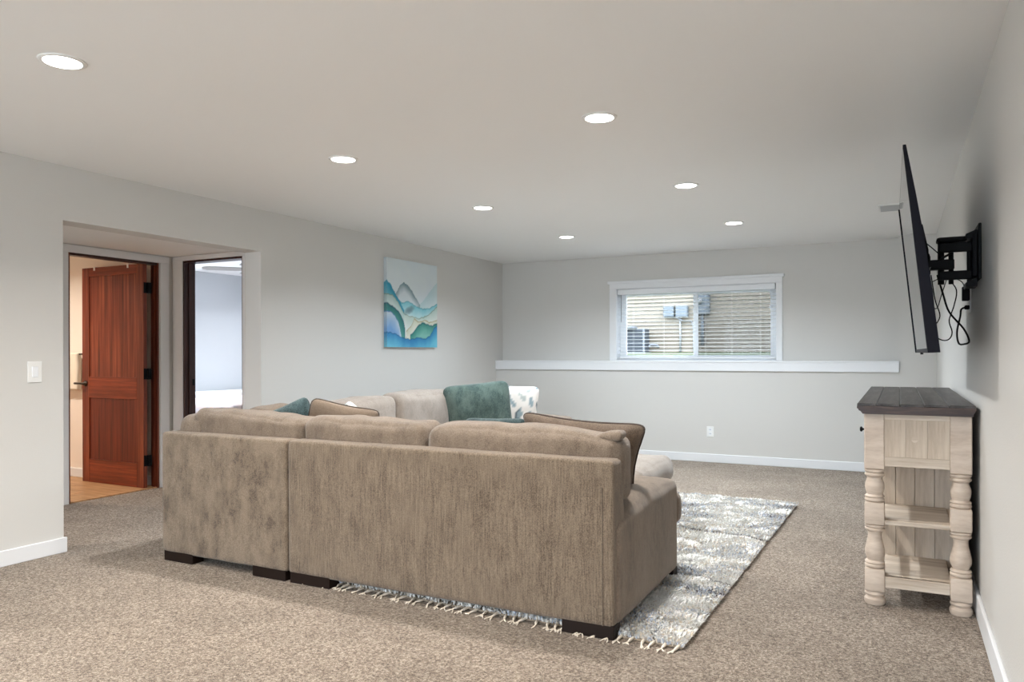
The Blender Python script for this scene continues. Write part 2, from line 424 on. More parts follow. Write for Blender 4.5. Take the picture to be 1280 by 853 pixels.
bl = thing('venetian_blind', 'open white horizontal slat blind hung inside the window recess', 'blind', (-2.16, 8.905, 2.03))
obj('headrail', B((WX0+.012, 8.862, 1.962), (WX1-.012, 8.93, 2.028), .004), 'vinyl', bl)
sl = None; z = 1.935; k = 0
while z > 1.215:
    bm = BM(); prism(bm, [(8.881, -.0012), (8.905, .0012), (8.929, -.0012), (8.929, -.0040), (8.905, -.0016), (8.881, -.0040)], 'x', WX0+.012, WX1-.012)
    if sl is None:
        bmesh.ops.translate(bm, vec=(0, 0, z), verts=bm.verts); sl = obj('slat', bm, 'slat', bl); z0 = z; l0 = sl.location.copy()
    else:
        bm.free(); c = sl.copy(); C.objects.link(c); c.location = l0+Vector((0, 0, z-z0))
    z -= .0436
obj('bottom_rail', B((WX0+.012, 8.882, 1.178), (WX1-.012, 8.928, 1.196), .004), 'slat', bl)
for x in (-2.90, -2.52, -2.02, -1.72, -1.40):
    bm = BM()
    for y in (8.88, 8.93): tube(bm, [(x, y, 1.96), (x, y, 1.19)], .0007, 4, 0)
    obj('ladder_cord', bm, 'slat', bl)
obj('tilt_wand', tube(BM(), [(-3.045, 8.872, 1.965), (-3.045, 8.868, 1.63)], .004, 8, 0), 'pvc', bl)

# unseen patio door behind the camera, added to let in daylight
pd = thing('window_added', 'large unseen patio door behind the viewer, added for daylight', None, (-2.2, YF-.1, 0), kind='structure')
frame_rect(-4.4, 0, 0, 2.2, YF-.14, YF-.06, .07, 'frame', 'vinyl', pd)
for x_ in (-3.30, -2.20, -1.10): obj('mullion', B((x_-.04, YF-.13, .07), (x_+.04, YF-.07, 2.13)), 'vinyl', pd)
for x_ in (-4.33, -3.26, -2.16, -1.06): obj('pane', B((x_, YF-.102, .07), (x_+1.0, YF-.098, 2.13)), 'glass', pd)
# bedroom window
pw = thing('window_3', 'bedroom window', None, (-9.1, 6.2, .95), kind='structure')
bm = BM()
for y in (5.4, 6.17, 6.94): box(bm, (-9.14, y, .95), (-9.06, y+.06, 2.15))
for z in (.95, 2.09): box(bm, (-9.14, 5.46, z), (-9.06, 6.94, z+.06))
obj('frame', bm, 'vinyl', pw)

# ------------------------------------------------------------------ bathroom doorway and door
d1 = thing('door_1', 'reddish brown two-panel wooden door standing open into the bathroom', None, (BX, 4.3, 0), kind='structure')
obj('casing', B((BX, DY0-.085, 0), (BX+.016, DY0, DH), .002), 'trim', d1)
obj('casing', B((BX, DY1+.01, 0), (BX+.016, DY1+.105, DH), .002), 'trim', d1)
obj('casing', B((BX, DY0-.085, DH), (BX+.018, DY1+.105, DH+.065), .002), 'trim', d1)
bm = B((BX-BT, DY1-.018, .0), (BX+.004, DY1+.001, DH), .001); box(bm, (BX-.055, DY1-.03, .0), (BX-.025, DY1-.018, DH-.02), .001)
obj('jamb', bm, 'jamb', d1)
bm = B((BX-BT, DY0-.001, .0), (BX+.004, DY0+.018, DH), .001); box(bm, (BX-.075, DY0+.018, .0), (BX-.035, DY0+.03, DH-.02), .001)
obj('jamb', bm, 'jamb', d1)
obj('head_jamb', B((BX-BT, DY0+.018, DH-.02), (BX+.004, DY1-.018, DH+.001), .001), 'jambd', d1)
# leaf: hinge at right, swung 90 degrees into the bathroom
lx0, lx1, ly0, ly1, lz0, lz1 = -7.09, -6.195, 4.620, 4.660, .012, 2.085
def stile(x0, x1): return B((x0, ly0, lz0), (x1, ly1, lz1), .002)
leaf = obj('door_leaf', B((lx0+.01, ly0+.012, lz0+.01), (lx1-.01, ly1-.012, lz1-.01)), 'cher_v', d1)
obj('stile', stile(lx0, lx0+.105), 'cher_v', leaf); obj('stile', stile(lx1-.095, lx1), 'cher_v', leaf)
for z0_, z1_ in ((lz1-.085, lz1), (.828, 1.032), (lz0, .236)):
    obj('rail', B((lx0+.105, ly0, z0_), (lx1-.095, ly1, z1_), .002), 'cher_h', leaf)
for z0_, z1_, mt, ob in ((1.032, lz1-.085, 'cher_v', 1), (.236, .828, 'cher_low', 0)):
    obj('door_panel', B((lx0+.105, ly0+.010, z0_), (lx1-.095, ly1-.010, z1_)), mt, leaf)
bm = lathe(BM(), (0, 0, 0), [(.028, 0), (.028, .008), (.012, .010), (.011, .04)], 16)
bmesh.ops.rotate(bm, matrix=Matrix.Rotation(PI/2, 3, 'X'), verts=bm.verts)
bmesh.ops.translate(bm, vec=(lx0+.055, ly0, .965), verts=bm.verts)
tube(bm, [(lx0+.055, ly0-.042, .965), (lx0+.02, ly0-.046, .966), (lx0-.055, ly0-.044, .966)], .010, 8, 4)
obj('door_handle', bm, 'bronze', leaf, smooth=True, label='dark bronze lever handle')
for z_ in (1.862, 1.065, .262):
    bm = BM(); tube(bm, [(lx1+.012, ly1+.006, z_-.05), (lx1+.012, ly1+.006, z_+.05)], .008, 8, 0)
    box(bm, (lx1-.001, ly0+.004, z_-.05), (lx1+.004, ly1+.004, z_+.05)); box(bm, (lx1+.004, ly1-.004, z_-.05), (lx1+.018, ly1+.034, z_+.05))
    obj('hinge', bm, 'black', leaf, label='black hinge')
for x_ in (-6.90, -6.41):
    obj('door_hook', B((x_-.012, ly0-.004, lz1-.03), (x_+.012, ly1+.004, lz1+.006), .002), 'plate', leaf, label='small white hook over the top edge')

# bedroom doorway
d2 = thing('door_2', 'dark brown door frame of the bedroom doorway', None, (-5.6, 4.9, 0), kind='structure')
obj('casing', B((EX0-.125, 4.884, 0), (EX0, 4.9, 2.125), .002), 'trim', d2)
obj('casing', B((EX1, 4.884, 0), (EX1+.09, 4.9, 2.125), .002), 'trim', d2)
obj('casing', B((EX0-.125, 4.882, 2.125), (EX1+.09, 4.9, 2.168), .002), 'trim', d2)
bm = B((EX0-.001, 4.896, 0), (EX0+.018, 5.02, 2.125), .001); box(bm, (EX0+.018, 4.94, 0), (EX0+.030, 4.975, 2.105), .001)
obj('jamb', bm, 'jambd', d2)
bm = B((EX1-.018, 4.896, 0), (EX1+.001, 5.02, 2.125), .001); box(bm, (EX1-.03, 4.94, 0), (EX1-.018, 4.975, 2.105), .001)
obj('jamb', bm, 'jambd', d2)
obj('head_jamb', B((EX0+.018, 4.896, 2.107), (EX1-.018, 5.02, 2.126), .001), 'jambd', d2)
obj('strike_plate', B((EX0+.018, 4.985, .95), (EX0+.021, 5.012, 1.01), .001), 'black', d2, label='dark metal strike plate')

# ================================================================== LIGHTS IN THE CEILING
def downlight(loc, label):
    t = thing('recessed_light', label, 'ceiling light', loc, 'round recessed lights in the ceiling')
    x, y, z = loc
    obj('trim_ring', lathe(BM(), (x, y, z-.007), [(.070, .0025), (.074, 0), (.088, .003), (.090, .007), (.070, .007)], 32), 'can', t, smooth=True)
    obj('lens', lathe(BM(), (x, y, z-.006), [(.071, .0005), (.071, .005)], 32), 'lens', t)
    l = bpy.data.lights.new('lamp', 'AREA'); l.shape = 'DISK'; l.size = .13; l.energy = CAN_W; l.color = CAN_C; l.spread = math.radians(145)
    lo = bpy.data.objects.new('lamp', l); C.objects.link(lo); lo.parent = t; lo.location = (0, 0, -.012)
    return t
names = {}
ll = ['nearest light of the left row, over the hall opening end', 'second light of the left row, in front of the painting', 'third light of the left row', 'farthest light of the left row, near the end wall']
lr = ['nearest visible light of the right row, over the sofa', 'middle light of the right row', 'farthest light of the right row, near the window']
proto = None
cans = [(-3.026, 1.892+1.741*i, CZ, 'round white recessed ceiling light, '+ll[i]) for i in range(4)]
cans += [(-1.347, 3.595+1.741*i, CZ, 'round white recessed ceiling light, '+lr[i]) for i in range(3)]
cans += [(x, y, CZ, 'round white recessed ceiling light behind the viewer') for x, y in ((-1.347, 1.854), (-3.026, .151), (-1.347, .113), (-3.026, -1.59), (-1.347, -1.628))]  # grid carried on out of view; cans behind the camera added as fill
for i, (x, y, z_, lab) in enumerate(cans):
    if i > 6: lab = 'round white recessed ceiling light out of view, %s row, %s' % ('right' if x > -2 else 'left', 'over the near carpet' if y > 1 else 'just behind the viewer' if y > -1 else 'by the added patio door')
    if proto is None: proto = downlight((x, y, z_), lab)
    else:
        d_ = dup(proto, (x, y, z_), lab)
        if 2.5 < y < 4.5:
            for o_ in d_.children:
                if o_.type == 'LIGHT': o_.data = o_.data.copy(); o_.data.color = (.98, .96, .93); o_.data.energy = CAN_W*1.15
        if y > 4.5:                                # far cans tinted bluish and boosted to suggest window daylight
            for o_ in d_.children:
                if o_.type == 'LIGHT':
                    o_.data = o_.data.copy(); o_.data.color = CAN_C2; o_.data.energy = CAN_W*1.5
def room_light(loc, lab, e, c):
    t = downlight(loc, lab)
    for o in t.children:
        if o.type == 'LIGHT': o.data.energy = e; o.data.color = c
room_light((-7.4, 3.6, CZ), 'round recessed ceiling light of the bathroom', 20, (1, .90, .80))
room_light((-5.5, 2.1, 2.17), 'added round recessed ceiling light in the hidden end of the hall', 12, (1, .95, .92))  # unseen can added to light the casings; hall lengthened to hide it
def cool(loc, lab):
    t = downlight(loc, lab)
    for o in t.children:
        if o.type == 'LIGHT': o.data.energy = 17; o.data.color = (.93, .96, 1)
cool((-7.6, 5.7, CZ), 'added recessed bedroom ceiling light near the window'); cool((-7.6, 8.2, CZ), 'added recessed bedroom ceiling light near the far corner')  # unseen lamps added to brighten the bedroom

# ceiling vent
vt = thing('ceiling_vent', 'small white louvred air vent in the ceiling beside the television', 'vent', (-.065, 6.93, CZ))
bm = BM()
box(bm, (-.155, 6.77, CZ-.008), (-.135, 7.09, CZ), .002); box(bm, (.005, 6.77, CZ-.008), (.025, 7.09, CZ), .002)
box(bm, (-.135, 6.77, CZ-.008), (.005, 6.80, CZ), .002); box(bm, (-.135, 7.06, CZ-.008), (.005, 7.09, CZ), .002)
obj('vent_frame', bm, 'plate', vt)
obj('vent_shade', B((-.135, 6.80, CZ-.001), (.005, 7.06, CZ)), plain('vent_shadow', srgb(70, 70, 72), .8), vt)  # dark sheet stands in for the shade behind the louvres
for i in range(8):
    y = 6.815+i*.033
    bm = prism(BM(), [(y, CZ-.002), (y+.003, CZ-.001), (y+.022, CZ-.010), (y+.019, CZ-.011)], 'x', -.135, .005)
    obj('louvre', bm, 'louvre', vt)

# switch and outlets
sw = thing('light_switch', 'white rocker light switch on the wall left of the hall opening', 'switch', (LX, 2.754, 1.08))
obj('switch_plate', B((LX, 2.711, 1.076), (LX+.006, 2.797, 1.205), .003, 2), 'plate', sw)
obj('rocker', B((LX+.005, 2.735, 1.108), (LX+.011, 2.773, 1.173), .002), 'vinyl', sw)
for z_ in (1.092, 1.189): obj('screw', lathe(BM(), (LX+.006, 2.754, z_), [(.003, 0), (.003, .001)], 8, 'x'), 'can', sw)
ou = thing('wall_outlet', 'white duplex power outlet low on the end wall', 'outlet', (-1.917, YB, .285))
obj('outlet_plate', B((-1.957, YB-.006, .288), (-1.877, YB, .408), .003, 2), 'plate', ou)
for z_ in (.325, .371):
    obj('receptacle', B((-1.934, YB-.009, z_-.016), (-1.900, YB-.005, z_+.016), .004, 2), 'vinyl', ou)
    bm = BM(); box(bm, (-1.926, YB-.0095, z_-.004), (-1.923, YB-.0088, z_+.007)); box(bm, (-1.911, YB-.0095, z_-.004), (-1.908, YB-.0088, z_+.007))
    obj('socket_slot', bm, 'black', ou)

# ================================================================== ART
def lerp(xs, ys, s): return float(np.interp(s, xs, ys))
def over(c, d, a): return tuple(c[i]*(1-a)+d[i]*a for i in range(3))
def art_col(s, t):
    n = noise.noise(Vector((s*3, t*3, 0)))*.5+noise.noise(Vector((s*9, t*9, 3)))*.25
    n2 = noise.noise(Vector((s*22, t*22, 5)))
    c = (214+8*n, 224+6*n, 228); h = t+.012*n2
    def layer(c, xs, ys, top, bot, depth, a=1, edge=None, ew=.008):
        e = lerp(xs, ys, s)
        if e < 0: return c
        if h < e:
            k = min(1, (e-h)/depth); col = over(top, bot, max(0, min(1, k+n*.5)))
            c = over(c, col, a)
        if edge and abs(h-e) < ew: c = over(c, edge, .75*(1-abs(h-e)/ew)+.1)
        return c
    c = layer(c, [0, .4, .55, .7, .85, 1], [.3, .35, .46, .55, .68, .80], (176, 208, 210), (214, 228, 230), .25, .6)
    # grey brush peak
    for xs, ys in (([.16, .24, .32, .42, .52, .64], [.60, .70, .745, .70, .61, .50]),):
        if xs[0] < s < xs[-1]:
            e = lerp(xs, ys, s); d = e-h
            if 0 < d < .11: c = over(c, (112, 138, 148), max(0, (1-d/.11))*(.8+n))
    c = layer(c, [0, .08, .18, .28, .4, .55, .7, .85, 1], [.745, .69, .56, .50, .53, .48, .455, .48, .53], (120, 196, 208), (206, 226, 226), .16, .85, (70, 150, 165))
    c = layer(c, [0, .08, .18, .26, .32, .33, 1], [.745, .69, .58, .50, .42, -1, -1], (40, 140, 172), (120, 190, 206), .2, .9)
    c = layer(c, [0, .1, .2, .3, .4, .6, .8, 1], [.59, .585, .52, .40, .36, .34, .38, .50], (188, 206, 196), (222, 226, 220), .15, .85, (120, 140, 120))
    # grey smudge
    d = ((s-.42)/.12)**2+((h-.43+.3*(s-.42)*-1)/.05)**2
    if d < 1: c = over(c, (100, 125, 135), (1-d)*.8)
    c = layer(c, [0, .05, .12, .22, .31, .34, .35, 1], [.49, .47, .45, .40, .30, .20, -1, -1], (40, 108, 108), (76, 146, 138), .2, .95, (30, 70, 90), .012)
    c = layer(c, [0, .06, .14, .22, .27, .28, 1], [.40, .40, .36, .27, .12, -1, -1], (214, 220, 228), (120, 160, 215), .2, .9, (70, 110, 170))
    c = layer(c, [0, .33, .36, .45, .52, .6, .66, .74, .82, .9, 1], [-1, -1, .18, .24, .33, .30, .30, .33, .30, .31, .34], (204, 208, 188), (226, 226, 214), .1, .9, (160, 140, 90))
    c = layer(c, [0, .36, .44, .50, .58, .68, .78, .9, 1], [-1, -1, .14, .17, .24, .29, .275, .26, .30], (52, 128, 118), (120, 180, 168), .14, .95, (34, 90, 100), .012)
    c = layer(c, [0, .15, .3, .45, .6, .75, .84, .92, 1], [.17, .15, .10, .09, .11, .10, .14, .22, .27], (48, 124, 178), (110, 190, 214), .16, .95, (30, 90, 130))
    return c
def grid_mesh(name, P, nx, ny, colf):
    vs = [P(i/nx, j/ny) for j in range(ny+1) for i in range(nx+1)]
    fs = [(j*(nx+1)+i, j*(nx+1)+i+1, (j+1)*(nx+1)+i+1, (j+1)*(nx+1)+i) for j in range(ny) for i in range(nx)]
    me = bpy.data.meshes.new(name); me.from_pydata(vs, [], fs)
    ca = me.color_attributes.new('Col', 'FLOAT_COLOR', 'POINT')
    ca.data.foreach_set('color', np.array([srgb(*[max(0, min(255, q)) for q in colf(i/nx, j/ny)]) for j in range(ny+1) for i in range(nx+1)], 'f').ravel())
    return me
AY0, AY1, AZ0, AZ1 = 6.255, 7.195, 1.315, 2.235
art = thing('canvas_painting', 'abstract canvas painting of teal, blue and white flowing waves on the left wall', 'painting', (LX, 6.725, AZ0))
obj('canvas_print', grid_mesh('canvas_print', lambda s, t: (LX+.0405, AY0+s*(AY1-AY0), AZ0+t*(AZ1-AZ0)), 120, 120, art_col), 'vc', art, smooth=None)
obj('canvas_side', grid_mesh('canvas_side', lambda s, t: (LX+.002+s*.0385, AY0-.0005, AZ0+t*(AZ1-AZ0)), 4, 120, lambda s, t: over(art_col(.03*(1-s), t), (120, 130, 130), .25)), 'vc', art, smooth=None)
obj('stretcher_frame', B((LX+.001, AY0, AZ0), (LX+.040, AY1, AZ1)), 'plate', art)

# ================================================================== RUG
RX0, RX1, RY0, RY1 = -2.9, -.775, 3.155, 6.53
rug = thing('shag_rug', 'fringed cream and grey-blue shag rug under the sectional sofa', 'rug', ((RX0+RX1)/2, (RY0+RY1)/2, 0))
obj('rug_base', B((RX0, RY0, 0.001), (RX1, RY1, .010), .003), 'rugback', rug)
def rug_pile():
    spec = [(-1.75, RX1, 85000), (RX0, -1.75, 34000)]
    V = []; Cc = []
    for xa, xb, n in spec:
        x = rng.uniform(xa, xb, n); y = rng.uniform(RY0, RY1, n)
        wob = .05*np.sin(x*5)+.03*np.sin(x*13+1)
        seam = np.exp(-((y-(5.24+.9*0-(x+1.26)*.24+wob*.3))/.022)**2)
        fold2 = np.exp(-((y-(4.02+.18*np.sin(x*4)+(x+1)*.25))/.03)**2)*.6
        lump = np.array([noise.noise(Vector((a*9, b*9, 0))) for a, b in zip(x[::1], y[::1])])
        big = np.array([noise.noise(Vector((a*2.2+7, b*5, 2))) for a, b in zip(x, y)])
        L = (.026+.010*lump+rng.uniform(-.006, .008, n))*(1-.75*np.maximum(seam, fold2))
        ang = rng.uniform(0, 2*PI, n)*.5+PI*1.2+lump*2; lean = rng.uniform(.3, 1.0, n)
        dx, dy = np.cos(ang)*L*lean, np.sin(ang)*L*lean; hz_ = L*np.sqrt(np.maximum(.1, 1-(lean*.75)**2))
        wd = rng.uniform(.0025, .005, n); px, py = -np.sin(ang)*wd, np.cos(ang)*wd
        z0 = np.full(n, .009)
        q = np.stack([np.stack([x-px, y-py, z0], 1), np.stack([x+px, y+py, z0], 1),
                      np.stack([x+dx*.5+px, y+dy*.5+py, z0+hz_*.75], 1), np.stack([x+dx*.5-px, y+dy*.5-py, z0+hz_*.75], 1),
                      np.stack([x+dx, y+dy, z0+hz_*.9], 1)], 1)
        V.append(q)
        r = rng.uniform(0, 1, n)
        col = np.zeros((n, 3))
        wht, crm, gry, blu, dk = [np.array(srgb(*c)[:3]) for c in ((250, 248, 244), (238, 224, 204), (214, 212, 212), (204, 212, 226), (120, 114, 116))]
        tone = r*.55+.45*(.5+big*.9)
        col[:] = wht
        col[tone < .42] = crm; col[(tone < .34)] = gry; col[(tone < .26)] = blu; col[(tone < .13)] = dk
        col[(seam > .4)] = dk*.9  # shade of the groove put into the blade colour
        col[(fold2 > .3) & (r > .4)] = gry*.7  # second crease darkened in the colour likewise
        Cc.append(np.repeat(col[:, None, :], 5, 1))
    V = np.concatenate(V).reshape(-1, 3); Cc = np.concatenate(Cc).reshape(-1, 3); n = len(V)//5
    me = bpy.data.meshes.new('pile'); me.vertices.add(len(V)); me.vertices.foreach_set('co', V.astype('f').ravel())
    base = (np.arange(n)*5)[:, None]
    quads = base+np.array([[0, 1, 2, 3]]); tris = base+np.array([[3, 2, 4]])
    loops = np.concatenate([quads.ravel(), tris.ravel()]); me.loops.add(len(loops)); me.loops.foreach_set('vertex_index', loops.astype('i'))
    me.polygons.add(2*n)
    me.polygons.foreach_set('loop_start', np.concatenate([np.arange(n)*4, 4*n+np.arange(n)*3]).astype('i'))
    me.update(calc_edges=True)
    ca = me.color_attributes.new('Col', 'FLOAT_COLOR', 'POINT')
    ca.data.foreach_set('color', np.concatenate([Cc, np.ones((len(Cc), 1))], 1).astype('f').ravel())
    return me
obj('pile', rug_pile(), 'vcr', rug, smooth=None, kind='stuff')
x = RX1-.02; k = 0
while x > RX0:
    for side in (0, 1):
        y0 = RY0 if side == 0 else RY1; sg = -1 if side == 0 else 1
        bm = BM(); j = random.uniform(-.02, .02)
        tube(bm, [(x, y0-sg*.01, .010), (x+j*.4, y0+sg*.02, .010), (x+j, y0+sg*.045, .008)], [.007]*5+[.004]*8, 5, 3)
        for q in range(4):
            jj = random.uniform(-.022, .022)
            tube(bm, [(x+j, y0+sg*.043, .008), (x+j+jj*.6, y0+sg*.060, .006), (x+j+jj, y0+sg*random.uniform(.058, .085), .004)], .0028, 4, 2)
        obj('fringe_knot', bm, 'fringe', rug, smooth=True)
    x -= random.uniform(.045, .062)

rug.rotation_euler = (0, 0, -.020)

# ================================================================== SECTIONAL SOFA
def wrinkle_fn(cx, cz, amp, freq, seed, dirx=1.0):
    def f(p, u):
        # diagonal folds fading at the sides
        d = (p.x+p.y)*dirx*.9+(p.z)*.8
        w_ = math.sin(d*freq+4*noise.noise(p*3+Vector((seed, 0, 0))))*amp*(.4+.6*noise.noise(p*5+Vector((0, seed, 0))))
        p.z += w_*(1 if u.z > 0 else .2)*.7; p.y += w_*.5; return p
    return f
def cushion(name, a, b, mat, parent, seed, r=.07, puff=(.0, .035, .03), amp=.006, freq=38, dirx=1., fn2=None):
    f1 = wrinkle_fn(0, 0, amp, freq, seed, dirx)
    def f(p, u):
        p = f1(p, u)
        if fn2: p = fn2(p, u)
        return p
    return obj(name, softbox(BM(), a, b, r, puff, 18, .012, 5, seed, f), mat, parent, smooth=True)
def foot(parent, x0, x1, y0, y1): obj('foot', B((x0, y0, 0), (x1, y1, .062), .003), 'foot', parent)

SY = 3.09
# --- near unit with the arm
near = thing('sofa_section', 'long taupe chenille sofa section seen from behind, with the arm at its right end', 'sofa', (-2.03, 3.6, 0))
def back_fn(p, u):
    # front face slopes: thin at the top
    if u.y > 0 and p.z > .3: p.y -= (p.z-.3)/.48*.075*max(0, min(1, u.y*1.3))
    return p
obj('back_frame', softbox(BM(), (-2.968, SY, .05), (-1.10, SY+.20, .778), .022, (0, .004, 0), 14, .0022, 7, 1, back_fn), 'fab_streak', near, smooth=True)
obj('base', softbox(BM(), (-2.965, SY+.14, .05), (-1.10, 4.15, .30), .02, (0, .006, 0), 12), 'fab_soft', near, smooth=True)
def arm_fn(p, u):
    if u.z > 0: p.z -= .055*max(0, (-u.y))**1.5*u.z
    return p
obj('arm', softbox(BM(), (-1.40, SY+.03, .05), (-1.085, 4.115, .555), .045, (.006, .006, .035), 16, .004, 5, 3, arm_fn), 'fab_soft', near, smooth=True)
# dark seam line where the back panel meets the side
obj('seam', tube(BM(), [(-1.148, SY-.001, .06), (-1.148, SY-.0015, .4), (-1.150, SY-.001, .66)], .0028, 6, 4), 'fab_brown', near)
cushion('seat_cushion', (-2.955, SY+.2, .285), (-2.16, 4.17, .49), 'fab_soft', near, 11, .06, (.0, .01, .03), .002)
bm = softbox(BM(), (-2.15, SY+.2, .285), (-1.41, 4.17, .49), .06, (0, .01, .03), 16, .006, 5, 4)
softbox(bm, (-1.60, 4.06, .29), (-1.085, 4.20, .485), .055, (.008, .01, .01), 16, .003, 5, 5)
obj('seat_cushion', bm, 'fab_soft', near, smooth=True)
def bc3(p, u):
    if u.x > .3: # right end turned and pinched at the top corner
        k = (u.x-.3)/.7
        p.z -= .02*k*max(0, u.z); p.x += .012*k*max(0, -u.z)
    return p
cushion('back_cushion', (-2.975, SY+.11, .46), (-2.16, SY+.34, .885), 'fab_soft', near, 21, .055, (.01, .03, .018), .012, 30, 1)
cushion('back_cushion', (-2.14, SY+.11, .555), (-1.125, SY+.33, .885), 'fab_soft', near, 22, .055, (.012, .028, .014), .009, 20, -1, bc3)
obj('cushion_ear', softbox(BM(), (-1.25, SY+.14, .848), (-1.112, SY+.24, .886), .019, (0, 0, .006), 14, .010, 9, 6, lambda p, u: Vector((p.x, p.y, p.z+.10*(p.x+1.19)-.25*max(0, -1.19-p.x)))), 'fab_soft', near, smooth=True, label='pinched cushion corner')
for (x0, x1) in ((-2.955, -2.68), (-1.345, -1.10)):
    foot(near, x0, x1, SY+.005, SY+.09)
foot(near, -1.36, -1.10, 4.06, 4.145); foot(near, -2.95, -2.70, 4.06, 4.14)

# --- corner unit
cor = thing('sofa_corner', 'square taupe chenille corner section with mottled back, at the left end near the hall', 'sofa', (-3.48, 3.6, 0))
obj('back_frame', softbox(BM(), (-3.985, SY, .05), (-2.978, SY+.20, .776), .022, (0, .004, 0), 14, .002, 7, 7, back_fn), 'fab_patch', cor, smooth=True)
def backl_fn(p, u):
    if u.x > 0 and p.z > .3: p.x -= (p.z-.3)/.48*.075*max(0, min(1, u.x*1.3))
    return p
obj('side_back_frame', softbox(BM(), (-3.984, SY+.02, .05), (-3.78, 4.085, .776), .022, (.004, 0, 0), 14, .002, 7, 8, backl_fn), 'fab_patch', cor, smooth=True)
obj('base', softbox(BM(), (-3.84, SY+.14, .05), (-2.978, 4.085, .30), .02, (0, .006, 0), 12), 'fab_soft', cor, smooth=True)
cushion('seat_cushion', (-3.80, SY+.2, .285), (-2.98, 4.08, .49), 'fab_soft', cor, 12, .06, (0, .01, .03), .002)
def bc1(p, u):
    if u.z > 0: p.z -= .040*(u.x*.5+.5)*u.z
    return p
cushion('back_cushion', (-3.835, SY+.11, .46), (-2.985, SY+.34, .915), 'fab_soft', cor, 23, .05, (.01, .03, .012), .013, 30, 1, bc1)
cushion('back_cushion', (-3.95, SY+.09, .46), (-3.72, SY+.50, .868), 'fab_soft', cor, 24, .05, (.02, .01, .02), .011, 28, 1)
foot(cor, -3.965, -3.72, SY+.005, SY+.09); foot(cor, -3.235, -2.99, SY+.005, SY+.09)
foot(cor, -3.965, -3.72, 3.99, 4.075); foot(cor, -3.235, -2.99, 3.99, 4.075)

# --- far run along the left wall
far = thing('sofa_section', 'taupe sofa section running along the left wall beneath the painting side, with pale back cushions', 'sofa', (-3.48, 5.5, 0))
FY0, FY1 = 4.095, 7.15
obj('side_back_frame', softbox(BM(), (-3.984, FY0, .05), (-3.78, FY1, .776), .022, (.004, 0, 0), 8, .002, 7, 9, backl_fn), 'fab_patch', far, smooth=True)
obj('base', softbox(BM(), (-3.84, FY0, .05), (-2.98, FY1, .30), .02, (.006, 0, 0), 8), 'fab_soft', far, smooth=True)
obj('arm', softbox(BM(), (-3.90, FY1-.28, .05), (-2.96, FY1, .60), .045, (0, .006, .03), 12, .004, 5, 10), 'fab_soft', far, smooth=True)
for y0, y1, s_ in ((FY0+.01, 5.09, 13), (5.10, 6.05, 14), (6.06, 6.86, 15)):
    cushion('seat_cushion', (-3.80, y0, .285), (-2.93, y1, .49), 'fab_pale', far, s_, .06, (.01, 0, .03), .002)
def bcl(tilt):
    def f(p, u):
        if u.z > 0: p.z += tilt*u.y*u.z
        return p
    return f
cushion('back_cushion', (-3.92, 3.62, .46), (-3.68, 4.08, .875), 'fab_soft', cor, 25, .07, (.03, .01, .03), .008, 26, 1)
cushion('back_cushion', (-3.91, 4.12, .46), (-3.67, 5.09, .885), 'fab_pale', far, 26, .07, (.03, .01, .02), .007, 26, 1, bcl(.02))
cushion('back_cushion', (-3.91, 5.11, .46), (-3.67, 6.08, .905), 'fab_pale', far, 27, .07, (.03, .01, .025), .003, 14, 1)
cushion('back_cushion', (-3.91, 6.10, .46), (-3.67, 6.86, .89), 'fab_pale', far, 28, .07, (.03, .01, .025), .003, 14, 1)
foot(far, -3.965, -3.72, FY0+.01, FY0+.1); foot(far, -3.235, -2.99, FY0+.01, FY0+.1)
foot(far, -3.965, -3.72, FY1-.1, FY1-.01); foot(far, -3.235, -2.99, FY1-.1, FY1-.01)

# --- ottoman
ot = thing('ottoman', 'pale taupe upholstered ottoman standing on the rug beyond the sofa arm', 'ottoman', (-2.0, 5.25, 0))
obj('base', softbox(BM(), (-2.50, 4.78, .075), (-1.52, 5.58, .30), .03, (.006, .006, 0), 10), 'fab_soft2', ot, smooth=True)
cushion('seat_cushion', (-2.52, 4.76, .29), (-1.50, 5.60, .475), 'fab_soft2', ot, 31, .07, (.012, .012, .04), .004, 30)
for x_ in (-2.48, -1.64):
    for y_ in (4.80, 5.46): obj('foot', B((x_, y_, .028), (x_+.10, y_+.10, .080), .003), 'foot', ot)

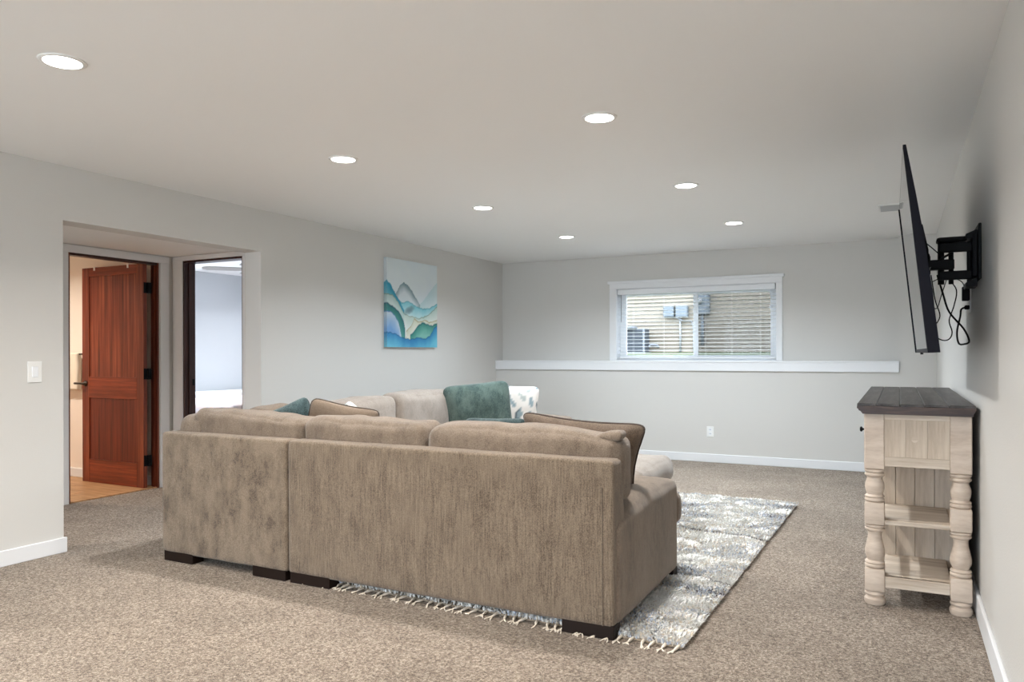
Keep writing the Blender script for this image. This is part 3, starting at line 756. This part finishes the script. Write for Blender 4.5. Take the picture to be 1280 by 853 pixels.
# ================================================================== PILLOWS
def pillow(name, label, size, T, loc, rot, mat, colf=None, back_mat=None, pipe=None, pinch=.09, seed=0, wr=.010, cat='pillow', corner=1.0, taper=0):
    w_, h_ = size; n = 34; R = Matrix.Translation(loc) @ rot.to_4x4()
    t = thing(name, label, cat, loc)
    def edge(u, v):
        x = u*w_/2*(1-pinch*(1-v*v)*1.0); z = v*h_/2*(1-pinch*(1-u*u))
        return x, z
    def P(u, v, s):
        uu, vv = math.sin(u*PI/2), math.sin(v*PI/2)
        x, z = edge(uu, vv); cr = 1-.10*corner*(abs(uu*vv))**7; x *= cr*(1-taper*(1-vv)/2); z *= cr
        k = max(0, (1-abs(uu)**2.4))*max(0, (1-abs(vv)**2.4))
        y = s*T/2*k**.48
        q = Vector((x, y, z))
        nz = noise.noise(q*7+Vector((seed*5, s, 0)))*wr*(k**.3)+noise.noise(q*16+Vector((seed*5, s, 4)))*wr*.4*(k**.3)
        q.y += nz*s; q.z += nz*.4
        return R @ q
    for s, nm, mt in ((-1, 'rear_cover', back_mat or mat), (1, 'front_cover', mat)):
        vs = [P(2*i/n-1, 2*j/n-1, s) for j in range(n+1) for i in range(n+1)]
        fs = [(j*(n+1)+i, j*(n+1)+i+1, (j+1)*(n+1)+i+1, (j+1)*(n+1)+i) for j in range(n) for i in range(n)]
        if s > 0: fs = [f[::-1] for f in fs]
        me = bpy.data.meshes.new(nm); me.from_pydata(vs, [], fs)
        if mt == 'vcf':
            ca = me.color_attributes.new('Col', 'FLOAT_COLOR', 'POINT')
            ca.data.foreach_set('color', np.array([srgb(*colf(i/n, j/n)) for j in range(n+1) for i in range(n+1)], 'f').ravel())
        obj(nm, me, mt, t, smooth=True)
    if pipe:
        pts = []
        for a, b_, c_, d_ in ((-1, -1, 1, -1), (1, -1, 1, 1), (1, 1, -1, 1), (-1, 1, -1, -1)):
            for k in range(14):
                q = k/14; pts.append(P((a+(c_-a)*q), (b_+(d_-b_)*q), 0))
        obj('piping', tube(BM(), pts, .0055, 6, 0, closed=True), pipe, t, smooth=True)
    return t
leafs = [(rng.uniform(0, 1), rng.uniform(0, 1), rng.uniform(0, PI)) for _ in range(26)]
def leaf_col(bgc, cols):
    def f(s, t):
        c = bgc
        for i, (a, b_, r) in enumerate(leafs):
            dx, dy = s-a, t-b_; u = dx*math.cos(r)+dy*math.sin(r); v = -dx*math.sin(r)+dy*math.cos(r)
            d = (u/.085)**2+(v/(.034*(1-.5*u/.085) if abs(u) < .085 else .01))**2
            if d < 1: c = cols[i % len(cols)]
        return c
    return f
LV = leaf_col((236, 230, 224), [(150, 166, 172), (112, 132, 140), (186, 192, 188), (90, 104, 110)])
LV2 = leaf_col((214, 196, 172), [(96, 100, 96), (130, 140, 138), (80, 84, 84)])
E_ = lambda x, y, z: Matrix.Rotation(z, 3, 'Z') @ Matrix.Rotation(x, 3, 'X') @ Matrix.Rotation(y, 3, 'Y')
R_ = math.radians
pillow('throw_pillow', 'large brown-backed pillow with leaf print front, at the arm end of the near sofa section', (.70, .47), .19, (-1.45, 3.62, .70), E_(R_(15), R_(4), R_(2)), 'vcf', LV2, 'fab_brown', 'piping', .12, 1, taper=.24)
pillow('throw_pillow', 'dark teal pillow whose thin top edge shows behind the near back cushions', (.42, .40), .12, (-1.93, 3.60, .705), E_(R_(10), R_(-2), R_(-4)), 'fab_teal', None, None, None, .04, 2)
pillow('throw_pillow', 'tan pillow with dark piping and leaf print front, beside the small teal pillow', (.44, .44), .15, (-3.09, 3.66, .73), E_(R_(10), R_(13), R_(44)), 'vcf', LV2, 'fab_tan', 'piping', .08, 3)
pillow('throw_pillow', 'small dark teal velvet pillow in the corner behind the mottled section', (.40, .40), .16, (-3.41, 3.58, .735), E_(R_(5), R_(-22), R_(30)), 'fab_teal', None, None, None, .08, 4)
pillow('throw_pillow', 'white leaf-print pillow peeking up behind the tan piped pillow', (.36, .36), .12, (-3.28, 4.02, .70), E_(R_(10), R_(38), R_(50)), 'vcf', LV, 'vcf', None, .07, 6)
pillow('throw_pillow', 'large speckled green pillow leaning at the far end of the sofa', (.62, .56), .20, (-3.42, 5.98, .705), E_(R_(8), R_(-6), R_(28)), 'fab_green', None, None, None, .04, 5)
pillow('throw_pillow', 'white pillow with grey leaf print beside the large green pillow', (.44, .50), .18, (-3.36, 6.62, .69), E_(R_(14), R_(3), R_(40)), 'vcf', LV, 'vcf', None, .05, 7)

# ================================================================== CONSOLE
cn = thing('console_cabinet', 'whitewashed console cabinet with turned legs and dark plank top against the right wall', 'cabinet', (.07, 5.08, 0))
CX0, CX1, CY0, CY1 = -.155, .302, 4.10, 6.10
tt = obj('tabletop', prism(BM(), [(-.160, .945), (.306, .945), (.306, .958), (.311, .962), (.311, .968), (.316, .972), (.316, .984), (-.186, .984), (-.186, .972), (-.180, .968), (-.178, .962), (-.170, .958)], 'y', CY0-.03, CY1+.03), 'topedge', cn, label='dark stained moulded top')
xs = [-.186, -.098, .003, .105, .207, .316]
for i in range(5):
    obj('top_board', B((xs[i]+.001, CY0-.032, .9838), (xs[i+1]-.001, CY1+.032, .996), .003), 'top', tt)
def leg_mesh(cx, cy, s=.045):
    bm = BM()
    box(bm, (cx-s, cy-s, .672), (cx+s, cy+s, .945), .004)
    box(bm, (cx-s, cy-s, .398), (cx+s, cy+s, .508), .008, 2)
    box(bm, (cx-s, cy-s, .070), (cx+s, cy+s, .182), .008, 2)
    r = .046
    lathe(bm, (cx, cy, 0), [(.036, .672), (r*.98, .668), (r, .660), (r*.9, .653), (r*.86, .651), (r*.98, .647), (r, .640), (r*.85, .632), (.034, .628),
        (.036, .618), (.043, .598), (.0445, .580), (.041, .560), (.036, .546), (r*.85, .542), (r, .536), (r*.9, .528), (r*.98, .522), (r, .516), (.038, .508)], 24)
    lathe(bm, (cx, cy, 0), [(.036, .398), (r, .394), (r*.98, .386), (r*.86, .382), (r, .376), (r*.95, .368), (.034, .362), (.031, .345), (.033, .325), (.040, .295),
        (.0455, .265), (.044, .245), (.036, .226), (.034, .220), (r*.92, .216), (r, .209), (r*.88, .203), (r, .197), (r, .190), (.038, .182)], 24)
    lathe(bm, (cx, cy, 0), [(.030, .0), (.043, .002), (.048, .012), (.048, .030), (.040, .040), (.036, .044), (r*.95, .048), (r*1.02, .056), (r*.9, .066), (.036, .070)], 24)
    return bm
for cx in (CX0+.045, CX1-.045):
    for cy in (CY0+.045, 4.63, 5.56, CY1-.045):
        if cy not in (4.63, 5.56): angle_smooth(obj('leg', leg_mesh(cx, cy), 'ww_leg', cn), 30)
IX0, IX1 = CX0+.09, CX1-.09
for y0, y1 in ((CY0, CY0+.02), (CY1-.02, CY1)):
    sp = obj('end_panel', B((IX0, y0+.008, .735), (IX1, y1-.002, .925)), 'ww_v', cn)
    obj('rail', B((IX0, y0, .918), (IX1, y1, .945), .002), 'ww_h', sp)
    obj('rail', B((IX0, y0, .690), (IX1, y1, .737), .002), 'ww_h', sp)
    wdt = (IX1-IX0)/3
    for i in range(3):
        obj('board', B((IX0+i*wdt+.001, y0+.004, .737), (IX0+(i+1)*wdt-.001, y0+.010, .918), .001), 'ww_v', sp)
obj('wood_knot', lathe(BM(), (0, 0, 0), [(.001, 0), (.012, .001), (.014, .003)], 12), 'ww_h', cn).hide_render = False
kn = [o for o in cn.children if o.name.startswith('wood_knot')][0]; kn.rotation_euler = (PI/2, 0, 0); kn.location = Vector((.065, CY0+.0045, .825))-cn.location
# shelves at the near end, planked partition behind
for y0, y1 in ((CY0, 4.58), (5.62, CY1)):
    ya, yb = (CY0+.012, 4.575) if y0 == CY0 else (5.625, CY1-.012)
    obj('shelf', B((IX0-.005, ya, .402), (IX1+.005, yb, .424), .002), 'ww_h', cn)
    obj('shelf', B((IX0-.005, ya, .130), (IX1+.005, yb, .150), .002), 'ww_h', cn)
obj('shelf_rail', B((IX0, CY0+.006, .095), (IX1, CY0+.03, .150), .003), 'ww_h', cn)
obj('shelf_rail', B((IX0, CY1-.03, .095), (IX1, CY1-.006, .150), .003), 'ww_h', cn)
nb = 4; wdt = (IX1-IX0+.09)/nb
for i in range(nb):
    obj('partition_board', B((IX0-.045+i*wdt+.001, 4.58, .10), (IX0-.045+(i+1)*wdt-.001, 4.595, .94), .0015), 'ww_v', cn)
obj('carcass', B((CX0+.02, 4.60, .10), (CX1-.01, 5.60, .94)), 'ww_v', cn)
obj('back_board', B((CX1-.02, CY0+.09, .10), (CX1-.01, 4.60, .94)), 'ww_v', cn)
obj('drawer_case', B((CX0+.012, CY0+.09, .69), (CX1-.022, 4.578, .944)), 'ww_v', cn)
obj('front_rail', B((CX0+.008, CY0+.09, .395), (CX0+.03, 4.60, .430), .002), 'ww_h', cn)
for y0, y1 in ((4.21, 4.60), (4.62, 5.09), (5.11, 5.58)):
    dr = obj('drawer', B((CX0+.0, y0, .72), (CX0+.018, y1, .92), .003), 'ww_h', cn)
    bm = lathe(BM(), (CX0-.0, (y0+y1)/2-.12 if y0 == 4.21 else (y0+y1)/2, .85), [(.006, 0), (.005, -.012), (.012, -.016), (.014, -.022), (.008, -.027)], 12, 'x')
    obj('knob', bm, 'black', dr, smooth=True, label='small black knob')
for y0, y1 in ((4.62, 5.09), (5.11, 5.58)):
    dd = obj('cabinet_door', B((CX0+.0, y0, .14), (CX0+.018, y1, .70), .003), 'ww_v', cn)
    obj('knob', lathe(BM(), (CX0, (y1-.05) if y0 < 5 else y0+.05, .45), [(.006, 0), (.005, -.012), (.012, -.016), (.014, -.022), (.008, -.027)], 12, 'x'), 'black', dd, smooth=True)

# ================================================================== TELEVISION
tv = thing('television', 'large flat black television tilted down on its wall arm at the right', 'television', (.08, 4.17, 1.24))
TY0, TY1, TZ0, TZ1 = 3.40, 4.95, 1.243, 2.078
fx = lambda z_: .094-(z_-TZ0)/(TZ1-TZ0)*.086          # front face leans out at the top
poly = [(fx(TZ0), TZ0), (fx(TZ0)+.044, TZ0+.002), (fx(1.5)+.042, 1.5), (fx(1.7)+.036, 1.70), (fx(1.88)+.026, 1.88), (fx(TZ1)+.012, TZ1), (fx(TZ1), TZ1)]
ts = obj('bezel', prism(BM(), poly, 'y', TY0, TY1, .0015), 'bezel', tv)
bm = prism(BM(), [(fx(1.30)+.030, 1.30), (fx(1.30)+.052, 1.31), (fx(1.5)+.056, 1.5), (fx(1.74)+.046, 1.74), (fx(1.80)+.02, 1.80)], 'y', TY0+.25, TY1-.25, .002)
obj('back_housing', bm, 'blackp', tv)
e = .012
P4 = lambda y, z_, o: (fx(z_)-o, y, z_)
bm = BM(); q = [P4(TY0+e, TZ0+.018, .0008), P4(TY1-e, TZ0+.018, .0008), P4(TY1-e, TZ1-e, .0008), P4(TY0+e, TZ1-e, .0008)]
vs = [bm.verts.new(p) for p in q]+[bm.verts.new((p[0]+.0007, p[1], p[2])) for p in q]
bm.faces.new(vs[:4]); bm.faces.new(vs[4:][::-1])
for i in range(4): bm.faces.new((vs[i], vs[4+i], vs[4+(i+1) % 4], vs[(i+1) % 4]))
obj('screen', bm, 'screen', tv)
obj('bezel_lip', prism(BM(), [(fx(TZ0)-.005, TZ0), (fx(TZ0)+.001, TZ0), (fx(TZ1)+.001, TZ1), (fx(TZ1)-.005, TZ1)], 'y', TY1-.010, TY1), 'bezel', tv)
obj('sensor', B((fx(TZ0)-.004, 4.10, TZ0-.008), (fx(TZ0)+.008, 4.16, TZ0+.002), .001), 'blackp', tv)
# turn the whole set a touch
tv.rotation_euler = (0, 0, .008)

mt = thing('tv_wall_mount', 'black articulated wall arm holding the television', 'tv mount', (RX, 4.17, 1.7))
bm = BM(); box(bm, (RX-.012, 4.02, 1.58), (RX, 4.34, 1.835), .003); box(bm, (RX-.03, 4.10, 1.60), (RX-.010, 4.26, 1.80), .003)
obj('wall_plate', bm, 'black', mt)
for zt in (1.80, 1.572):
    bm = prism(BM(), [(RX-.055, 0), (RX-.01, .02), (RX-.01, .0-.02), (RX-.055, -.02)], 'y', 4.11, 4.25); bmesh.ops.translate(bm, vec=(0, 0, zt-.0), verts=bm.verts)
    obj('bracket', bm, 'black', mt)
for z0_, z1_ in ((1.724, 1.768), (1.592, 1.634)):
    bm = BM(); box(bm, (.168, 4.155, z0_), (.310, 4.185, z1_), .004); box(bm, (.185, 4.20, z0_+.01), (.300, 4.225, z1_-.008), .004)
    obj('arm', bm, 'black', mt)
for x_ in (.180, .222, .298):
    r_ = .011 if x_ != .180 else .014
    obj('pivot', tube(BM(), [(x_, 4.18, 1.572), (x_, 4.18, 1.772)], r_, 12, 0), 'black', mt)
bm = BM(); box(bm, (.125, 4.15, 1.642), (.235, 4.20, 1.690), .004); box(bm, (.112, 4.14, 1.62), (.135, 4.21, 1.71), .003)
obj('neck', bm, 'black', mt)
for y_ in (3.98, 4.34):
    bm = prism(BM(), [(.100, 1.46), (.128, 1.46), (.122, 1.72), (.098, 1.84), (.082, 1.84)], 'y', y_, y_+.03)
    obj('rail_bracket', bm, 'black', mt)
bm = prism(BM(), [(.112, 1.63), (.132, 1.64), (.126, 1.70), (.104, 1.71)], 'y', 3.98, 4.37)
obj('cross_plate', bm, 'black', mt)
bm = softbox(BM(), (.160, 4.13, 1.772), (.288, 4.23, 1.794), .010, (0, 0, .002), 14)
obj('arm_cover', bm, 'blackp', mt, smooth=True)
for i, x_ in enumerate((.182, .197, .213)):
    obj('cable_clip', tube(BM(), [(x_-.02, 4.15, 1.683+i*.010), (x_-.005, 4.147, 1.690+i*.010), (x_+.008, 4.15, 1.70+i*.008)], .005, 6, 3), 'black', mt, smooth=True)

po = thing('wall_outlet', 'power outlet plate on the right wall behind the television mount', 'outlet', (RX, 4.62, 1.46))
obj('outlet_plate', B((RX-.006, 4.58, 1.455), (RX, 4.66, 1.580), .002), 'plate', po)
pb = obj('power_adapter', B((RX-.040, 4.585, 1.515), (RX-.006, 4.635, 1.590), .004), 'blackp', label='black power adapter plugged into the outlet behind the television', cat='adapter')
bm = BM(); box(bm, (RX-.028, 4.60, 1.470), (RX-.006, 4.63, 1.492), .003)
tube(bm, [(RX-.026, 4.615, 1.481), (.290, 4.60, 1.470), (.283, 4.56, 1.43), (.262, 4.45, 1.35), (.262, 4.33, 1.29), (.283, 4.27, 1.285), (.300, 4.24, 1.30), (.275, 4.22, 1.36), (.215, 4.20, 1.44), (.188, 4.19, 1.53), (.165, 4.19, 1.62)], .0045, 8, 6)
obj('cable', bm, 'blackp', smooth=True, label='thick black power cord looping lowest from the outlet to the television', cat='cable')
cables = [([(.212, 4.20, 1.60), (.246, 4.21, 1.545), (.236, 4.22, 1.47), (.216, 4.22, 1.40), (.228, 4.22, 1.345), (.218, 4.22, 1.312), (.192, 4.22, 1.303), (.160, 4.22, 1.322), (.148, 4.2, 1.36), (.176, 4.20, 1.42), (.156, 4.2, 1.50), (.138, 4.18, 1.62)], .0028, 'thin black cable hanging in a wide loop under the mount'),
 ([(.205, 4.19, 1.60), (.182, 4.2, 1.52), (.165, 4.2, 1.462), (.145, 4.21, 1.466), (.130, 4.2, 1.50), (.135, 4.18, 1.60)], .0022, 'thin black cable hanging in a short loop nearest the screen'),
 ([(.140, 4.17, 1.585), (.175, 4.18, 1.60), (.235, 4.19, 1.598), (.275, 4.30, 1.590), (.302, 4.55, 1.575), (.305, 4.60, 1.575)], .0024, 'thin black cable running level from the screen to the adapter'),
 ([(.105, 4.10, 1.775), (.140, 4.12, 1.745), (.185, 4.14, 1.700)], .0026, 'short black cable slanting down to the top of the mount')]
for pts, r_, lab in cables: obj('cable', tube(BM(), pts, r_, 6, 6), 'blackp', smooth=True, label=lab, cat='cable')

# ================================================================== BATHROOM + BEDROOM THINGS
bar = thing('towel_bar', 'towel bar on the cream bathroom wall', 'towel bar', (-7.45, 4.74, 1.24))
obj('bar', tube(BM(), [(-7.75, 4.715, 1.25), (-7.22, 4.715, 1.25)], .008, 8, 0), 'bronze', bar)
for x_ in (-7.74, -7.23): obj('bar_post', tube(BM(), [(x_, 4.77, 1.25), (x_, 4.71, 1.25)], .010, 8, 0), 'bronze', bar)
def tf(p, u):
    p.y += .006*math.sin(p.x*60+p.z*3); return p
obj('hand_towel', softbox(BM(), (-7.62, 4.690, .895), (-7.275, 4.735, 1.262), .012, (0, .003, 0), 22, .004, 8, 3, tf), 'towel', smooth=True, label='cream towel hanging on the bathroom wall left of the open door', cat='towel')

bed = thing('bed', 'white bed with pale patterned blanket seen through the bedroom doorway', 'bed', (-7.9, 6.9, 0))
obj('mattress', softbox(BM(), (-8.90, 6.4, .30), (-7.0, 8.4, .60), .05, (0, 0, .01), 6), 'bed', bed, smooth=True)
obj('bed_base', B((-8.90, 6.42, .05), (-7.02, 8.38, .30), .01), 'bed', bed)
obj('duvet', softbox(BM(), (-8.55, 6.35, .50), (-6.95, 8.45, .655), .05, (0, 0, .02), 10, .008, 5, 2), 'beige', bed, smooth=True, label='pale patterned blanket')
obj('pillow', softbox(BM(), (-8.94, 6.45, .62), (-8.48, 8.35, .715), .045, (0, 0, .01), 10, .006, 4, 2), 'bed', bed, smooth=True)
fn = thing('ceiling_fan', 'ceiling fan blades at the top of the bedroom doorway', 'ceiling fan', (-6.42, 6.30, 2.2))
obj('downrod', tube(BM(), [(-6.42, 6.30, 2.20), (-6.42, 6.30, CZ)], .015, 10, 0), 'fan', fn)
obj('motor', lathe(BM(), (-6.42, 6.30, 2.17), [(.05, 0), (.10, .01), (.10, .07), (.06, .09)], 20), 'fan', fn, smooth=True)
for k in range(5):
    a = R_(155+72*k)
    m4 = Matrix.Translation((-6.42, 6.30, 2.20)) @ Matrix.Rotation(a, 4, 'Z') @ Matrix.Rotation(R_(10), 4, 'X')
    bm = BM(); prism(bm, [(.10, -.04), (.25, -.06), (.58, -.065), (.63, -.03), (.63, .03), (.58, .065), (.25, .06), (.10, .04)], 'z', -.004, .004)
    bmesh.ops.transform(bm, matrix=m4, verts=bm.verts)
    obj('blade', bm, 'fan', fn)

# ================================================================== OUTSIDE
bm = BM()
v = [bm.verts.new(p) for p in ((-30, 9.2, 1.02), (12, 9.2, 1.02), (12, 20.0, 1.262), (-30, 20.0, 1.262))]; v2 = [bm.verts.new((q.co.x, q.co.y, .3)) for q in v]
bm.faces.new(v); bm.faces.new(v2[::-1])
for i in range(4): bm.faces.new((v[i], v2[i], v2[(i+1) % 4], v[(i+1) % 4]))
struct('ground', bm, 'grass', 'green lawn between the houses')
struct('ground_bounce', B((-30, -20, -.3), (12, YF-.2, -.05)), 'soil', 'unseen pale ground behind the house, added to bounce daylight')  # added beyond the patio door, kept bright so daylight bounces to the ceiling
nh = thing('neighbour_house', 'tan lap-sided neighbouring house seen through the blind', 'house', (-5, 20.2, 1.25))
obj('house_wall', B((-12, 20.03, 1.1), (3, 22, 5.2)), 'sid', nh)
z = 1.27; first = None
while z < 5.1:
    if first is None:
        bm = prism(BM(), [(19.985, z), (20.03, z), (20.03, z+.106), (20.018, z+.106), (19.99, z+.012)], 'x', -12, 3)
        first = obj('siding_board', bm, 'sid', nh); fz = z; fl = first.location.copy()
    else:
        c = first.copy(); C.objects.link(c); c.location = fl+Vector((0, 0, z-fz))
    z += .104
ac = thing('air_conditioner', 'dark outdoor air conditioning unit by the neighbouring house wall', 'air conditioner', (-6.5, 19.5, 1.25))
obj('pad', B((-7.28, 19.36, 1.22), (-5.98, 19.93, 1.28)), 'pvc', ac)
obj('casing', B((-7.23, 19.42, 1.28), (-6.03, 19.90, 1.90), .03, 2), 'acg', ac)
obj('top_cover', lathe(BM(), (-6.62, 19.48, 1.90), [(.36, 0), (.38, .03), (.34, .06), (.15, .07)], 24), 'acm', ac, smooth=True)
for x_ in (-7.23, -6.05): obj('corner_post', B((x_-.02, 19.40, 1.28), (x_+.03, 19.46, 1.91), .01), 'acm', ac)
for i in range(9): obj('grille_bar', B((-7.20, 19.405, 1.33+i*.062), (-6.07, 19.418, 1.345+i*.062)), 'acg', ac)
obj('line_set', tube(BM(), [(-6.02, 19.8, 1.42), (-5.98, 19.85, 1.47), (-5.85, 19.95, 1.46), (-5.80, 19.99, 1.40)], .03, 8, 4), 'acm', smooth=True, label='insulated pipes beside the outdoor air conditioning unit', cat='pipe')
def ubox(lab, x0, x1, z0, z1, d=.14):
    t = thing('utility_box', lab, 'utility box', ((x0+x1)/2, 19.95, z0))
    obj('enclosure', B((x0, 19.98-d, z0), (x1, 19.985, z1), .01), 'util', t)
    obj('box_cover', B((x0+.02, 19.97-d, z0+.02), (x1-.02, 19.98-d+.002, z1-.03), .006), 'util', t)
    return t
ubox('small square grey utility box, the left one on the tan siding', -5.63, -5.35, 2.21, 2.51)
ubox('grey utility box beside the mullion, right of the small square one', -5.30, -4.98, 2.20, 2.51)
um = ubox('large grey electric meter box right of the window mullion', -4.80, -4.41, 2.26, 2.86, .16)
bm = lathe(BM(), (0, 0, 0), [(.09, 0), (.09, .05), (.07, .09), (.02, .10)], 20); bmesh.ops.rotate(bm, matrix=Matrix.Rotation(PI/2, 3, 'X'), verts=bm.verts)
bmesh.ops.translate(bm, vec=(-4.66, 19.82, 2.62), verts=bm.verts)
obj('meter_dial', bm, 'glass' if 0 else 'pvc', um, smooth=True)
obj('conduit', tube(BM(), [(-5.20, 19.95, 2.2), (-5.20, 19.95, 1.26)], .028, 10, 0), 'pvc', smooth=True, label='thin pale conduit pipe left of the window mullion', cat='pipe')
obj('conduit', tube(BM(), [(-4.61, 19.93, 2.27), (-4.61, 19.93, 1.45)], .045, 10, 0), 'util', smooth=True, label='thick grey conduit under the large meter box', cat='pipe')
obj('utility_cable', tube(BM(), [(-5.35, 19.93, 2.22), (-5.1, 19.9, 2.10), (-4.9, 19.93, 2.08), (-4.85, 19.95, 1.85), (-4.85, 19.95, 1.3)], .016, 8, 5), 'acm', smooth=True, label='grey cable looping below the two small utility boxes', cat='cable')
